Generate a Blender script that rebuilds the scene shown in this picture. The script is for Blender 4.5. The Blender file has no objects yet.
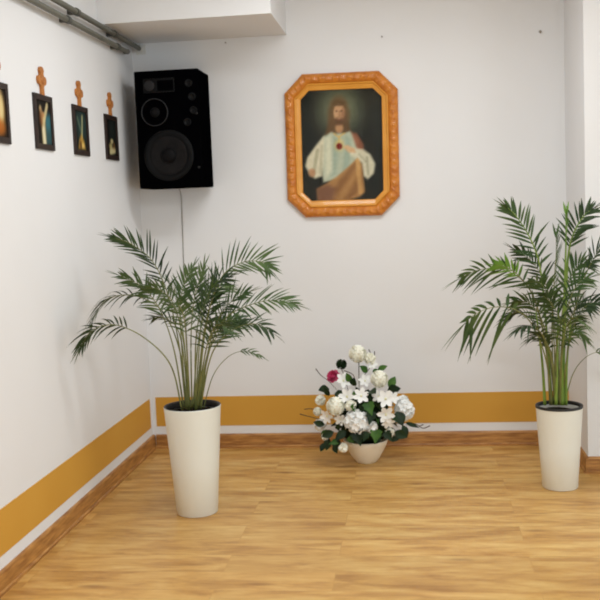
import bpy, bmesh, math, random
from mathutils import Vector, Matrix
random.seed(7)
SC = bpy.context.scene
COL = SC.collection
V = Vector

# ------------------------------------------------------------------ camera
H = 1.5
R_ = V((0.9925, 0.1156, -0.0394)); B_ = V((0.1188, -0.9884, 0.0949))
B_.normalize(); U_ = B_.cross(R_).normalized(); R_ = U_.cross(B_).normalized()
F_ = 946.27
cam_data = bpy.data.cameras.new('camera'); cam = bpy.data.objects.new('camera', cam_data); COL.objects.link(cam)
m = Matrix((R_, U_, B_)).transposed().to_4x4(); m.translation = V((0, 0, H)); cam.matrix_world = m
cam_data.sensor_width = 36; cam_data.lens = F_ * 36 / 600; cam_data.clip_start = .05
cam_data.dof.use_dof = True; cam_data.dof.focus_distance = 4.9; cam_data.dof.aperture_fstop = 2.6
SC.camera = cam

def at(px, py, Y):
    """the world point at depth Y that a pixel measured on the photograph corresponds to"""
    d = -B_ + (px - 300) / F_ * R_ - (py - 300) / F_ * U_
    return V((0, 0, H)) + d * (Y / d.y)

# ------------------------------------------------------------------ materials
def lin(c):
    return tuple(((x / 255) / 12.92 if x / 255 <= .04045 else ((x / 255 + .055) / 1.055) ** 2.4) for x in c) + (1,)

def mat(name, rgb, rough=.6, rgb2=None, scale=8, spec=.5, bump=0, bscale=60, coat=0, trans=0, metallic=0, stretch=None):
    M = bpy.data.materials.new(name); M.use_nodes = True
    nt = M.node_tree; b = nt.nodes['Principled BSDF']
    b.inputs['Roughness'].default_value = rough
    b.inputs['Specular IOR Level'].default_value = spec
    b.inputs['Metallic'].default_value = metallic
    b.inputs['Coat Weight'].default_value = coat
    tc = nt.nodes.new('ShaderNodeTexCoord')
    vec = tc.outputs['Object']
    if stretch:
        mp = nt.nodes.new('ShaderNodeMapping'); mp.inputs['Scale'].default_value = stretch
        nt.links.new(vec, mp.inputs['Vector']); vec = mp.outputs['Vector']
    n = nt.nodes.new('ShaderNodeTexNoise'); n.inputs['Scale'].default_value = scale; n.inputs['Detail'].default_value = 5
    nt.links.new(vec, n.inputs['Vector'])
    r = nt.nodes.new('ShaderNodeValToRGB')
    r.color_ramp.elements[0].position = .35; r.color_ramp.elements[1].position = .68
    r.color_ramp.elements[0].color = lin(rgb); r.color_ramp.elements[1].color = lin(rgb2 or rgb)
    nt.links.new(n.outputs['Fac'], r.inputs['Fac']); nt.links.new(r.outputs['Color'], b.inputs['Base Color'])
    if bump:
        n2 = nt.nodes.new('ShaderNodeTexNoise'); n2.inputs['Scale'].default_value = bscale; n2.inputs['Detail'].default_value = 3
        nt.links.new(tc.outputs['Object'], n2.inputs['Vector'])
        bp = nt.nodes.new('ShaderNodeBump'); bp.inputs['Strength'].default_value = bump; bp.inputs['Distance'].default_value = .01
        nt.links.new(n2.outputs['Fac'], bp.inputs['Height']); nt.links.new(bp.outputs['Normal'], b.inputs['Normal'])
    if trans:
        t = nt.nodes.new('ShaderNodeBsdfTranslucent'); mx = nt.nodes.new('ShaderNodeMixShader'); mx.inputs[0].default_value = trans
        nt.links.new(r.outputs['Color'], t.inputs['Color'])
        o = nt.nodes['Material Output']
        nt.links.new(b.outputs[0], mx.inputs[1]); nt.links.new(t.outputs[0], mx.inputs[2]); nt.links.new(mx.outputs[0], o.inputs['Surface'])
    return M

def wood_floor():
    M = bpy.data.materials.new('oak_laminate'); M.use_nodes = True
    nt = M.node_tree; b = nt.nodes['Principled BSDF']; L = nt.links.new; N = nt.nodes.new
    tc = N('ShaderNodeTexCoord')
    br = N('ShaderNodeTexBrick')
    br.inputs['Color1'].default_value = (0, 0, 0, 1); br.inputs['Color2'].default_value = (1, 1, 1, 1); br.inputs['Mortar'].default_value = (.5, .5, .5, 1)
    br.inputs['Scale'].default_value = 1; br.inputs['Brick Width'].default_value = 1.28; br.inputs['Row Height'].default_value = .192
    br.inputs['Mortar Size'].default_value = .0016; br.inputs['Bias'].default_value = 0; br.offset = .37
    mp0 = N('ShaderNodeMapping'); mp0.inputs['Location'].default_value = (.35, .062, 0)
    L(tc.outputs['Object'], mp0.inputs[0]); L(mp0.outputs[0], br.inputs['Vector'])
    # per plank offset of the grain
    sc = N('ShaderNodeVectorMath'); sc.operation = 'SCALE'; sc.inputs['Scale'].default_value = 9.0; L(br.outputs['Color'], sc.inputs[0])
    ad = N('ShaderNodeVectorMath'); ad.operation = 'ADD'; L(tc.outputs['Object'], ad.inputs[0]); L(sc.outputs[0], ad.inputs[1])
    mp = N('ShaderNodeMapping'); mp.inputs['Scale'].default_value = (1.9, 8.5, 1); L(ad.outputs[0], mp.inputs[0])
    n1 = N('ShaderNodeTexNoise'); n1.inputs['Scale'].default_value = 1.6; n1.inputs['Detail'].default_value = 7; n1.inputs['Roughness'].default_value = .62; n1.inputs['Distortion'].default_value = .35
    L(mp.outputs[0], n1.inputs['Vector'])
    r1 = N('ShaderNodeValToRGB'); e = r1.color_ramp.elements
    e[0].position = .3; e[0].color = lin((162, 113, 52)); e[1].position = .72; e[1].color = lin((224, 188, 118))
    k = e.new(.5); k.color = lin((201, 154, 84))
    L(n1.outputs['Fac'], r1.inputs['Fac'])
    # knots
    mp2 = N('ShaderNodeMapping'); mp2.inputs['Scale'].default_value = (2.2, 7.5, 1); L(ad.outputs[0], mp2.inputs[0])
    vo = N('ShaderNodeTexVoronoi'); vo.inputs['Scale'].default_value = .75; L(mp2.outputs[0], vo.inputs['Vector'])
    r2 = N('ShaderNodeValToRGB'); r2.color_ramp.elements[0].position = .02; r2.color_ramp.elements[0].color = (.62, .62, .62, 1); r2.color_ramp.elements[1].position = .14; r2.color_ramp.elements[1].color = (0, 0, 0, 1)
    L(vo.outputs['Distance'], r2.inputs['Fac'])
    mx = N('ShaderNodeMix'); mx.data_type = 'RGBA'; L(r2.outputs['Color'], mx.inputs[0]); L(r1.outputs['Color'], mx.inputs[6]); mx.inputs[7].default_value = lin((112, 66, 26))
    # plank tone
    hv = N('ShaderNodeHueSaturation'); L(mx.outputs[2], hv.inputs['Color'])
    mr = N('ShaderNodeMapRange'); mr.inputs['To Min'].default_value = .93; mr.inputs['To Max'].default_value = 1.05; L(br.outputs['Color'], mr.inputs['Value']); L(mr.outputs[0], hv.inputs['Value'])
    mj = N('ShaderNodeMix'); mj.data_type = 'RGBA'; L(br.outputs['Fac'], mj.inputs[0]); L(hv.outputs[0], mj.inputs[6]); mj.inputs[7].default_value = lin((190, 143, 76))
    L(mj.outputs[2], b.inputs['Base Color'])
    b.inputs['Roughness'].default_value = .36; b.inputs['Specular IOR Level'].default_value = .5
    bp = N('ShaderNodeBump'); bp.inputs['Strength'].default_value = .03; bp.inputs['Distance'].default_value = .004; L(n1.outputs['Fac'], bp.inputs['Height']); L(bp.outputs[0], b.inputs['Normal'])
    return M

def attr_mat(name, rough=.5, coat=0):
    M = bpy.data.materials.new(name); M.use_nodes = True
    nt = M.node_tree; b = nt.nodes['Principled BSDF']; a = nt.nodes.new('ShaderNodeAttribute'); a.attribute_name = 'paint'
    nt.links.new(a.outputs['Color'], b.inputs['Base Color']); b.inputs['Roughness'].default_value = rough; b.inputs['Coat Weight'].default_value = coat; b.inputs['Specular IOR Level'].default_value = .1
    return M

def glass_mat():
    M = bpy.data.materials.new('picture_glass'); M.use_nodes = True
    nt = M.node_tree; nt.nodes.remove(nt.nodes['Principled BSDF']); o = nt.nodes['Material Output']
    t = nt.nodes.new('ShaderNodeBsdfTransparent'); g = nt.nodes.new('ShaderNodeBsdfGlossy'); g.inputs['Roughness'].default_value = .08
    f = nt.nodes.new('ShaderNodeFresnel'); f.inputs['IOR'].default_value = 1.22; mx = nt.nodes.new('ShaderNodeMixShader')
    nt.links.new(f.outputs[0], mx.inputs[0]); nt.links.new(t.outputs[0], mx.inputs[1]); nt.links.new(g.outputs[0], mx.inputs[2]); nt.links.new(mx.outputs[0], o.inputs['Surface'])
    return M

WALL = mat('wall_paint', (230, 230, 231), .75, (227, 227, 228), 1.5, .3, bump=.05, bscale=25)
CEIL = mat('ceiling_paint', (232, 230, 226), .8, None, 1.5, .2)
OCHRE = mat('ochre_paint', (208, 156, 64), .6, (204, 151, 59), 2, .3)
FLOOR = wood_floor()
SKIRT = mat('skirting_wood', (144, 94, 44), .45, (192, 138, 72), 3, .5, stretch=(3, 3, 26))
POT = mat('cream_plastic', (233, 235, 227), .38, (230, 231, 222), 3, .5)
RIMB = mat('dark_rim_plastic', (26, 22, 20), .5)
LINER = mat('grey_liner', (205, 203, 198), .5)
SOIL = mat('potting_soil', (22, 17, 12), .95, (40, 31, 22), 60, .1, bump=.6, bscale=120)
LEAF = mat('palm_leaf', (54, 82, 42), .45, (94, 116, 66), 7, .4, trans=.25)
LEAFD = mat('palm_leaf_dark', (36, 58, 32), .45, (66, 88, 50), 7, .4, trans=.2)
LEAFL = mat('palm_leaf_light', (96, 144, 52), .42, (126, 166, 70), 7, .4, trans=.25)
STEM = mat('palm_stem', (96, 104, 52), .5, (132, 132, 74), 14, .4)
STEMG = mat('palm_cane', (96, 128, 44), .45, (136, 158, 66), 10, .4)
BLACK = mat('speaker_black', (3, 3, 4), .8, (4, 4, 5), 5, 0)
GRILL = mat('speaker_cone', (24, 23, 23), .85, (29, 27, 27), 30, .08)
CAPM = mat('speaker_cap', (12, 11, 12), .6, spec=.1)
RING = mat('speaker_ring', (12, 12, 13), .5, spec=.1)
HORN = mat('speaker_horn', (21, 21, 23), .5, spec=.3)
METAL = mat('pipe_grey', (108, 108, 98), .5, (94, 94, 86), 6, .5)
CLAMP = mat('clamp_grey', (76, 76, 70), .5)
WHITEP = mat('white_bracket', (214, 212, 206), .5)
GOLDF = mat('frame_carved_wood', (186, 106, 24), .45, (210, 132, 40), 20, .5, coat=.2)
GOLDI = mat('frame_gilded_lip', (212, 144, 50), .4, (222, 156, 62), 12, .5, coat=.2)
DARKW = mat('icon_frame_wood', (30, 20, 16), .5, (44, 28, 20), 20)
ORNW = mat('cross_wood', (168, 104, 44), .5, (190, 124, 60), 20)
CABLE = mat('cable_grey', (140, 136, 130), .6)
NAIL = mat('nail_dark', (140, 132, 122), .5)
PAINT = attr_mat('picture_print', .75)
GLASS = glass_mat()

# ------------------------------------------------------------------ mesh helpers
def obj(name, bm, material, parent=None, smooth=False, mats=None):
    me = bpy.data.meshes.new(name)
    bm.normal_update(); bm.to_mesh(me); bm.free()
    for mm in (mats or [material]): me.materials.append(mm)
    if smooth:
        for p in me.polygons: p.use_smooth = True
    o = bpy.data.objects.new(name, me); COL.objects.link(o)
    if parent: o.parent = parent
    return o

def box(bm, a, b, mi=0):
    x0, y0, z0 = a; x1, y1, z1 = b
    v = [bm.verts.new(p) for p in ((x0,y0,z0),(x1,y0,z0),(x1,y1,z0),(x0,y1,z0),(x0,y0,z1),(x1,y0,z1),(x1,y1,z1),(x0,y1,z1))]
    for f in ((0,3,2,1),(4,5,6,7),(0,1,5,4),(1,2,6,5),(2,3,7,6),(3,0,4,7)):
        bm.faces.new([v[i] for i in f]).material_index = mi

def lathe(bm, prof, n=48, c=V((0,0,0)), mi=0, rot=None):
    rings = []
    for r, z in prof:
        ring = []
        for i in range(n):
            a = 2 * math.pi * i / n
            p = V((r * math.cos(a), r * math.sin(a), z))
            if rot: p = rot @ p
            ring.append(bm.verts.new(p + c))
        rings.append(ring)
    for k in range(len(rings) - 1):
        for i in range(n):
            j = (i + 1) % n
            bm.faces.new((rings[k][i], rings[k][j], rings[k+1][j], rings[k+1][i])).material_index = mi
    return rings

def cap(bm, ring, mi=0, flip=False):
    f = bm.faces.new(ring[::-1] if flip else ring); f.material_index = mi

def tube(bm, pts, rad, n=8, mi=0, ends=True):
    pts = [V(p) for p in pts]
    rs = rad if isinstance(rad, (list, tuple)) else [rad] * len(pts)
    up = V((0, 0, 1)); rings = []
    for i, p in enumerate(pts):
        t = (pts[min(i+1, len(pts)-1)] - pts[max(i-1, 0)]).normalized()
        a = t.cross(up)
        if a.length < .05: a = t.cross(V((0, 1, 0)))
        a.normalize(); b = a.cross(t)
        rings.append([bm.verts.new(p + rs[i] * (a * math.cos(2*math.pi*k/n) + b * math.sin(2*math.pi*k/n))) for k in range(n)])
    for i in range(len(rings) - 1):
        for k in range(n):
            j = (k + 1) % n
            bm.faces.new((rings[i][k], rings[i][j], rings[i+1][j], rings[i+1][k])).material_index = mi
    if ends:
        cap(bm, rings[0], mi, True); cap(bm, rings[-1], mi)

def spline(P, n):
    P = [V(p) for p in P]
    P = [P[0] * 2 - P[1]] + P + [P[-1] * 2 - P[-2]]
    out = []
    segs = len(P) - 3
    for i in range(n + 1):
        s = i / n * segs; k = min(int(s), segs - 1); t = s - k
        a, b, c, d = P[k:k+4]
        out.append(.5 * ((2*b) + (c - a) * t + (2*a - 5*b + 4*c - d) * t*t + (3*b - a - 3*c + d) * t**3))
    return out

def tag(o, label=None, cat=None, group=None, kind=None):
    if label: o['label'] = label
    if cat: o['category'] = cat
    if group: o['group'] = group
    if kind: o['kind'] = kind
    return o

def empty(name, loc, label, cat, group=None):
    o = bpy.data.objects.new(name, None); COL.objects.link(o); o.location = loc; o.empty_display_size = .1
    return tag(o, label, cat, group)

def bevel(bm, w, seg=2):
    bmesh.ops.bevel(bm, geom=bm.edges[:], offset=w, segments=seg, affect='EDGES', profile=.6)

def struct(name, boxes, m_):
    bm = bmesh.new()
    for a, b in boxes: box(bm, a, b)
    return tag(obj(name, bm, m_), kind='structure')

# ------------------------------------------------------------------ the room
XL, YB, XC, YC, XR, ZC, YF = -1.6946, 5.8552, .9277, 5.2294, 3.9, 2.95, -2.2
struct('floor', [((XL-.15, YF, -.1), (XR+.15, YB+.15, 0))], FLOOR)
struct('wall_left', [((XL-.15, YF, 0), (XL, YB+.15, ZC))], WALL)
struct('wall_back', [((XL, YB, 0), (XR, YB+.15, ZC))], WALL)
struct('wall_right', [((XC, YC, 0), (XR, YB, ZC))], WALL)
struct('ceiling', [((XL-.15, YF, ZC), (XR+.15, YB+.15, ZC+.12))], CEIL)
# boxed-in beam under the ceiling, across the corner
bm = bmesh.new(); box(bm, (XL, 5.2, 2.565), (-.722, YB, ZC)); tag(obj('trim_1', bm, WALL), kind='structure')
# painted ochre bands
struct('trim_2', [((XL, YF, .1450), (XL+.0025, 5.812, .3335))], OCHRE)
struct('trim_3', [((XL+.028, YB-.0025, .1450), (XC, YB, .3345))], OCHRE)
def skirting(name, a, b, nrm):
    """a little rounded-top board along a-b, growing out along nrm"""
    a = V(a); b = V(b); n = V(nrm); prof = [(0, 0), (.022, 0), (.022, .012), (.016, .018), (.014, .080), (.010, .089), (0, .0915)]
    bm = bmesh.new()
    r0 = [bm.verts.new(a + n * d + V((0, 0, z))) for d, z in prof]; r1 = [bm.verts.new(b + n * d + V((0, 0, z))) for d, z in prof]
    k = len(prof)
    for i in range(k): bm.faces.new((r0[i], r0[(i+1) % k], r1[(i+1) % k], r1[i]))
    bm.faces.new(r0[::-1]); bm.faces.new(r1); bmesh.ops.recalc_face_normals(bm, faces=bm.faces[:])
    return tag(obj(name, bm, SKIRT), kind='structure')
skirting('baseboard_left', (XL, YF, 0), (XL, YB, 0), (1, 0, 0))
skirting('baseboard_back', (XL+.022, YB, 0), (XC-.022, YB, 0), (0, -1, 0))
skirting('baseboard_alcove', (XC, YB, 0), (XC, YC-.022, 0), (-1, 0, 0))
skirting('baseboard_right', (XC, YC, 0), (XR, YC, 0), (0, -1, 0))

# ------------------------------------------------------------------ pipes at the top of the left wall
bm = bmesh.new()
tube(bm, [(-1.655, YF, 2.478), (-1.655, 5.56, 2.478), (-1.656, 5.62, 2.480), (-1.662, 5.655, 2.487), (-1.690, 5.67, 2.49)], .0145, 12)
pl = obj('ceiling_pipe', bm, METAL, None, True)
tag(pl, 'lower grey pipe along top of left wall, nearest the hanging pictures', 'pipe', 'grey pipes along the top of the left wall')
for yy in (4.62, 5.42):
    bm = bmesh.new(); tube(bm, [(-1.655, yy-.018, 2.478), (-1.655, yy+.018, 2.478)], .0195, 12)
    box(bm, (XL, yy-.012, 2.466), (-1.66, yy+.012, 2.49)); obj('clamp', bm, CLAMP, pl)
bm = bmesh.new()
tube(bm, [(-1.648, YF, 2.538), (-1.648, 5.72, 2.538), (-1.646, 5.76, 2.537), (-1.642, 5.79, 2.532), (-1.640, 5.853, 2.530)], .0145, 12)
pu = obj('ceiling_pipe', bm, METAL, None, True)
tag(pu, 'upper grey pipe running under the boxed beam to the back wall', 'pipe', 'grey pipes along the top of the left wall')
for yy in (4.74, 5.36):
    bm = bmesh.new(); tube(bm, [(-1.648, yy-.018, 2.538), (-1.648, yy+.018, 2.538)], .0195, 12)
    box(bm, (XL, yy-.012, 2.527), (-1.66, yy+.012, 2.549)); obj('clamp', bm, CLAMP, pu)
bm = bmesh.new(); box(bm, (-1.668, YB-.012, 2.498), (-1.606, YB-.0005, 2.558)); bevel(bm, .004)
tube(bm, [(-1.64, 5.825, 2.530), (-1.64, 5.845, 2.530)], .021, 14); obj('wall_flange', bm, WHITEP, pu)

# ------------------------------------------------------------------ loudspeaker
SX0, SX1, SZ0, SZ1, SYF, SYB = -1.591, -1.206, 1.660, 2.343, 5.50, 5.80
sp = empty('loudspeaker', ((SX0+SX1)/2, SYB, SZ0), 'large black two-way loudspeaker mounted high in the corner of the white walls', 'loudspeaker')
def loc(p): return V(p) - sp.location
bm = bmesh.new(); box(bm, loc((SX0, SYF, SZ0)), loc((SX1, SYB, SZ1))); bevel(bm, .008, 2); obj('cabinet', bm, BLACK, sp)
def ydisc(bm, px, py, prof, n=40):
    """turned profile facing the room; prof = (radius, distance out of the front)"""
    c = loc(at(px, py, SYF)); rot = Matrix.Rotation(math.pi/2, 3, 'X')
    rings = lathe(bm, prof, n, c, 0, rot)
    if prof[-1][0] < .06: cap(bm, rings[-1])
    return c
bm = bmesh.new(); ydisc(bm, 169, 155.5, [(.150, -.002), (.150, .006), (.143, .010), (.122, .010), (.114, .005), (.108, .002)], 48); w = obj('woofer', bm, RING, sp, True)
bm = bmesh.new(); ydisc(bm, 169, 155.5, [(.113, .008), (.106, .013), (.098, .012), (.05, .003), (.03, .002)], 48); obj('cone', bm, GRILL, w, True)
bm = bmesh.new(); ydisc(bm, 169, 155.5, [(.046, .003), (.044, .010), (.034, .018), (.018, .023), (.004, .024)], 32); obj('dust_cap', bm, CAPM, w, True)
bm = bmesh.new(); ydisc(bm, 155, 112.5, [(.088, -.002), (.088, .006), (.082, .010), (.074, .010), (.070, .004), (.055, .002), (.02, .002)], 40); md = obj('midrange_driver', bm, BLACK, sp, True)
bm = bmesh.new(); ydisc(bm, 155, 112.5, [(.082, .009), (.080, .0125), (.076, .0125), (.074, .009)], 40); obj('trim_ring', bm, HORN, md, True)
bm = bmesh.new(); ydisc(bm, 155, 112.5, [(.030, .002), (.026, .009), (.012, .013), (.003, .014)], 24); obj('dust_cap', bm, CAPM, md, True)
a = loc(at(143.5, 93.5, SYF)); b = loc(at(174, 77.5, SYF))
bm = bmesh.new(); box(bm, (a.x, a.y-.007, a.z), (b.x, a.y+.001, b.z)); bevel(bm, .003); tw = obj('tweeter_horn', bm, RING, sp)
bm = bmesh.new(); ydisc(bm, 149.5, 86, [(.030, .006), (.029, .011), (.02, .012), (.004, .012)], 24); obj('dome', bm, HORN, tw, True)
bm = bmesh.new(); c0 = loc(at(158, 91, SYF)); c1 = loc(at(173, 80, SYF)); box(bm, (c0.x, c0.y-.011, c0.z), (c1.x, c0.y-.006, c1.z)); obj('flare', bm, BLACK, tw)
for px, py in ((188.5, 83), (192, 96.5), (193.5, 110), (187.5, 122)):
    bm = bmesh.new(); ydisc(bm, px, py, [(.023, -.002), (.023, .005), (.017, .006), (.015, .001), (.004, .001)], 24); obj('bass_port', bm, RING, sp, True)
for px, py in ((197, 113), (199.5, 167)):
    c = loc(at(px, py, SYF)); bm = bmesh.new(); box(bm, (c.x-.009, c.y-.003, c.z-.006), (c.x+.004, c.y+.001, c.z+.006)); obj('badge', bm, HORN, sp)
bm = bmesh.new(); box(bm, loc((-1.46, SYB, 1.85)), loc((-1.33, YB-.0005, 2.15))); obj('wall_bracket', bm, BLACK, sp)
# its thin cable running down the back wall
bm = bmesh.new(); tube(bm, [(-1.428, 5.80, 1.665), (-1.428, 5.838, 1.64), (-1.4275, YB-.0035, 1.60), (-1.432, YB-.0035, 1.35), (-1.437, YB-.0035, 1.1), (-1.44, YB-.0035, .78), (-1.44, YB-.0035, .34)], .0026, 6)
tag(obj('speaker_cable', bm, CABLE, None, True), 'thin grey cable hanging down the back wall below the loudspeaker', 'cable')

# nails in the back wall
for i, (px, py, lab) in enumerate(((226, 43, 'tiny nail in back wall just under the boxed beam'), (382, 37, 'tiny faint nail in back wall above the gilt picture frame'), (540, 32, 'small dark nail in back wall high above the right palm'))):
    p = at(px, py, YB); bm = bmesh.new()
    rr = .005 if i < 2 else .008
    rings = lathe(bm, [(rr*.4, -.002), (rr*.4, .010), (rr, .010), (rr, .014), (rr*.5, .016)], 12, V((0, 0, 0)), 0, Matrix.Rotation(math.pi/2, 3, 'X')); cap(bm, rings[-1])
    o = obj('wall_nail', bm, NAIL); o.location = (p.x, YB-.0005, p.z); tag(o, lab, 'nail', 'nails in the back wall')

# ------------------------------------------------------------------ small painting tools
def sm(a, b, x):
    if a == b: return 1.0 if x >= b else 0.0
    t = min(1, max(0, (x - a) / (b - a))); return t*t*(3 - 2*t)
def hash2(i, j): 
    x = math.sin(i * 127.1 + j * 311.7) * 43758.5453; return x - math.floor(x)
def vnoise(x, y):
    i, j = math.floor(x), math.floor(y); f, g = x - i, y - j; f = f*f*(3-2*f); g = g*g*(3-2*g)
    return (hash2(i, j)*(1-f) + hash2(i+1, j)*f)*(1-g) + (hash2(i, j+1)*(1-f) + hash2(i+1, j+1)*f)*g
def ell(x, y, cx, cy, rx, ry, soft=.25):
    return 1 - sm(1 - soft, 1 + soft, math.hypot((x - cx)/rx, (y - cy)/ry))
def poly(x, y, P, soft=8):
    ins = False; dm = 1e9; n = len(P)
    for i in range(n):
        x0, y0 = P[i]; x1, y1 = P[(i+1) % n]
        if (y0 > y) != (y1 > y) and x < (x1-x0)*(y-y0)/(y1-y0)+x0: ins = not ins
        dx, dy = x1-x0, y1-y0; t = max(0, min(1, ((x-x0)*dx+(y-y0)*dy)/(dx*dx+dy*dy+1e-9)))
        dm = min(dm, math.hypot(x-x0-t*dx, y-y0-t*dy))
    return sm(-soft, soft, dm if ins else -dm)
def seg(x, y, a, b, w, soft=.6):
    dx, dy = b[0]-a[0], b[1]-a[1]; t = max(0, min(1, ((x-a[0])*dx+(y-a[1])*dy)/(dx*dx+dy*dy+1e-9)))
    return 1 - sm(w*(1-soft), w*(1+soft), math.hypot(x-a[0]-t*dx, y-a[1]-t*dy))
def over(c, d, a):
    return tuple(p*(1-a) + q*a for p, q in zip(c, d))

def painted(name, parent, nx, ny, place, fn, keep=None):
    """flat printed sheet: a fine grid whose vertices carry the print's own colours"""
    bm = bmesh.new(); lay = bm.loops.layers.float_color.new('paint')
    vs = [[bm.verts.new(place(i/nx, j/ny)) for i in range(nx+1)] for j in range(ny+1)]
    cs = [[lin(fn(i/nx, j/ny)) for i in range(nx+1)] for j in range(ny+1)]
    for j in range(ny):
        for i in range(nx):
            if keep and not keep((i+.5)/nx, (j+.5)/ny): continue
            f = bm.faces.new((vs[j+1][i], vs[j+1][i+1], vs[j][i+1], vs[j][i]))
            for l, (a, b) in zip(f.loops, ((j+1, i), (j+1, i+1), (j, i+1), (j, i))): l[lay] = cs[a][b]
    for v in [v for v in bm.verts if not v.link_faces]: bm.verts.remove(v)
    return obj(name, bm, PAINT, parent)

# ------------------------------------------------------------------ the large octagonal picture
cpt = at(342.2, 145.2, YB)
FW, FH = .690, .868
pic = empty('framed_picture', (cpt.x, YB, cpt.z), 'large eight-sided carved gilt frame with print of a robed figure, on back wall', 'picture')
pic.rotation_euler = (0, math.radians(.6), 0)
def octo(w, h, c):
    return [(-w+c, h), (w-c, h), (w, h-c), (w, -h+c), (w-c, -h), (-w+c, -h), (-w, -h+c), (-w, h-c)]
def octo_frame(name, o_out, o_in, prof, material, carve=0):
    """sweep a moulding profile (t from outer 0 to inner 1, height off the wall) around two matched octagons"""
    bm = bmesh.new(); rows = []
    per = 0
    for e in range(8):
        a0, a1 = V(o_out[e]), V(o_out[(e+1) % 8]); b0, b1 = V(o_in[e]), V(o_in[(e+1) % 8])
        n = max(2, int((a1-a0).length / .006)) if carve else 4
        for k in range(n):
            s = k/n; a = a0.lerp(a1, s); b = b0.lerp(b1, s); d = per + (a1-a0).length*s; row = []
            for t, h in prof:
                p = a.lerp(b, t); hh = h
                if carve and .1 < t < .95:
                    w = math.sin(math.pi*(t-.1)/.85)
                    q = (t-.5)*1.6
                    hh += carve*w*(.55*math.sin(2*math.pi*d/.046 + abs(q)*3.2) + .45*math.sin(2*math.pi*d/.023 + q*5) + .5*math.cos(q*9)*math.sin(2*math.pi*d/.092))
                row.append(bm.verts.new((p.x, -hh, p.y)))
            rows.append(row)
        per += (a1-a0).length
    for i in range(len(rows)):
        r0, r1 = rows[i], rows[(i+1) % len(rows)]
        for k in range(len(prof)-1): bm.faces.new((r0[k], r0[k+1], r1[k+1], r1[k]))
    bmesh.ops.recalc_face_normals(bm, faces=bm.faces[:])
    return obj(name, bm, material, pic, bool(carve))
o1 = octo(FW/2, FH/2, .112); o2 = octo(FW/2-.060, FH/2-.060, .086); o3 = octo(FW/2-.098, FH/2-.100, .052)
octo_frame('carved_frame', o1, o2, [(0, .0005), (0, .026), (.06, .032), (.12, .036), (.2, .041), (.3, .045), (.4, .047), (.5, .048), (.6, .047), (.7, .045), (.8, .041), (.88, .037), (.95, .033), (1, .030), (1, .012)], GOLDF, .0055)
octo_frame('gilded_lip', o2, o3, [(0, .012), (0, .036), (.12, .039), (.25, .036), (.35, .029), (.85, .022), (.92, .024), (1, .020), (1, .006)], GOLDI)

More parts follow.
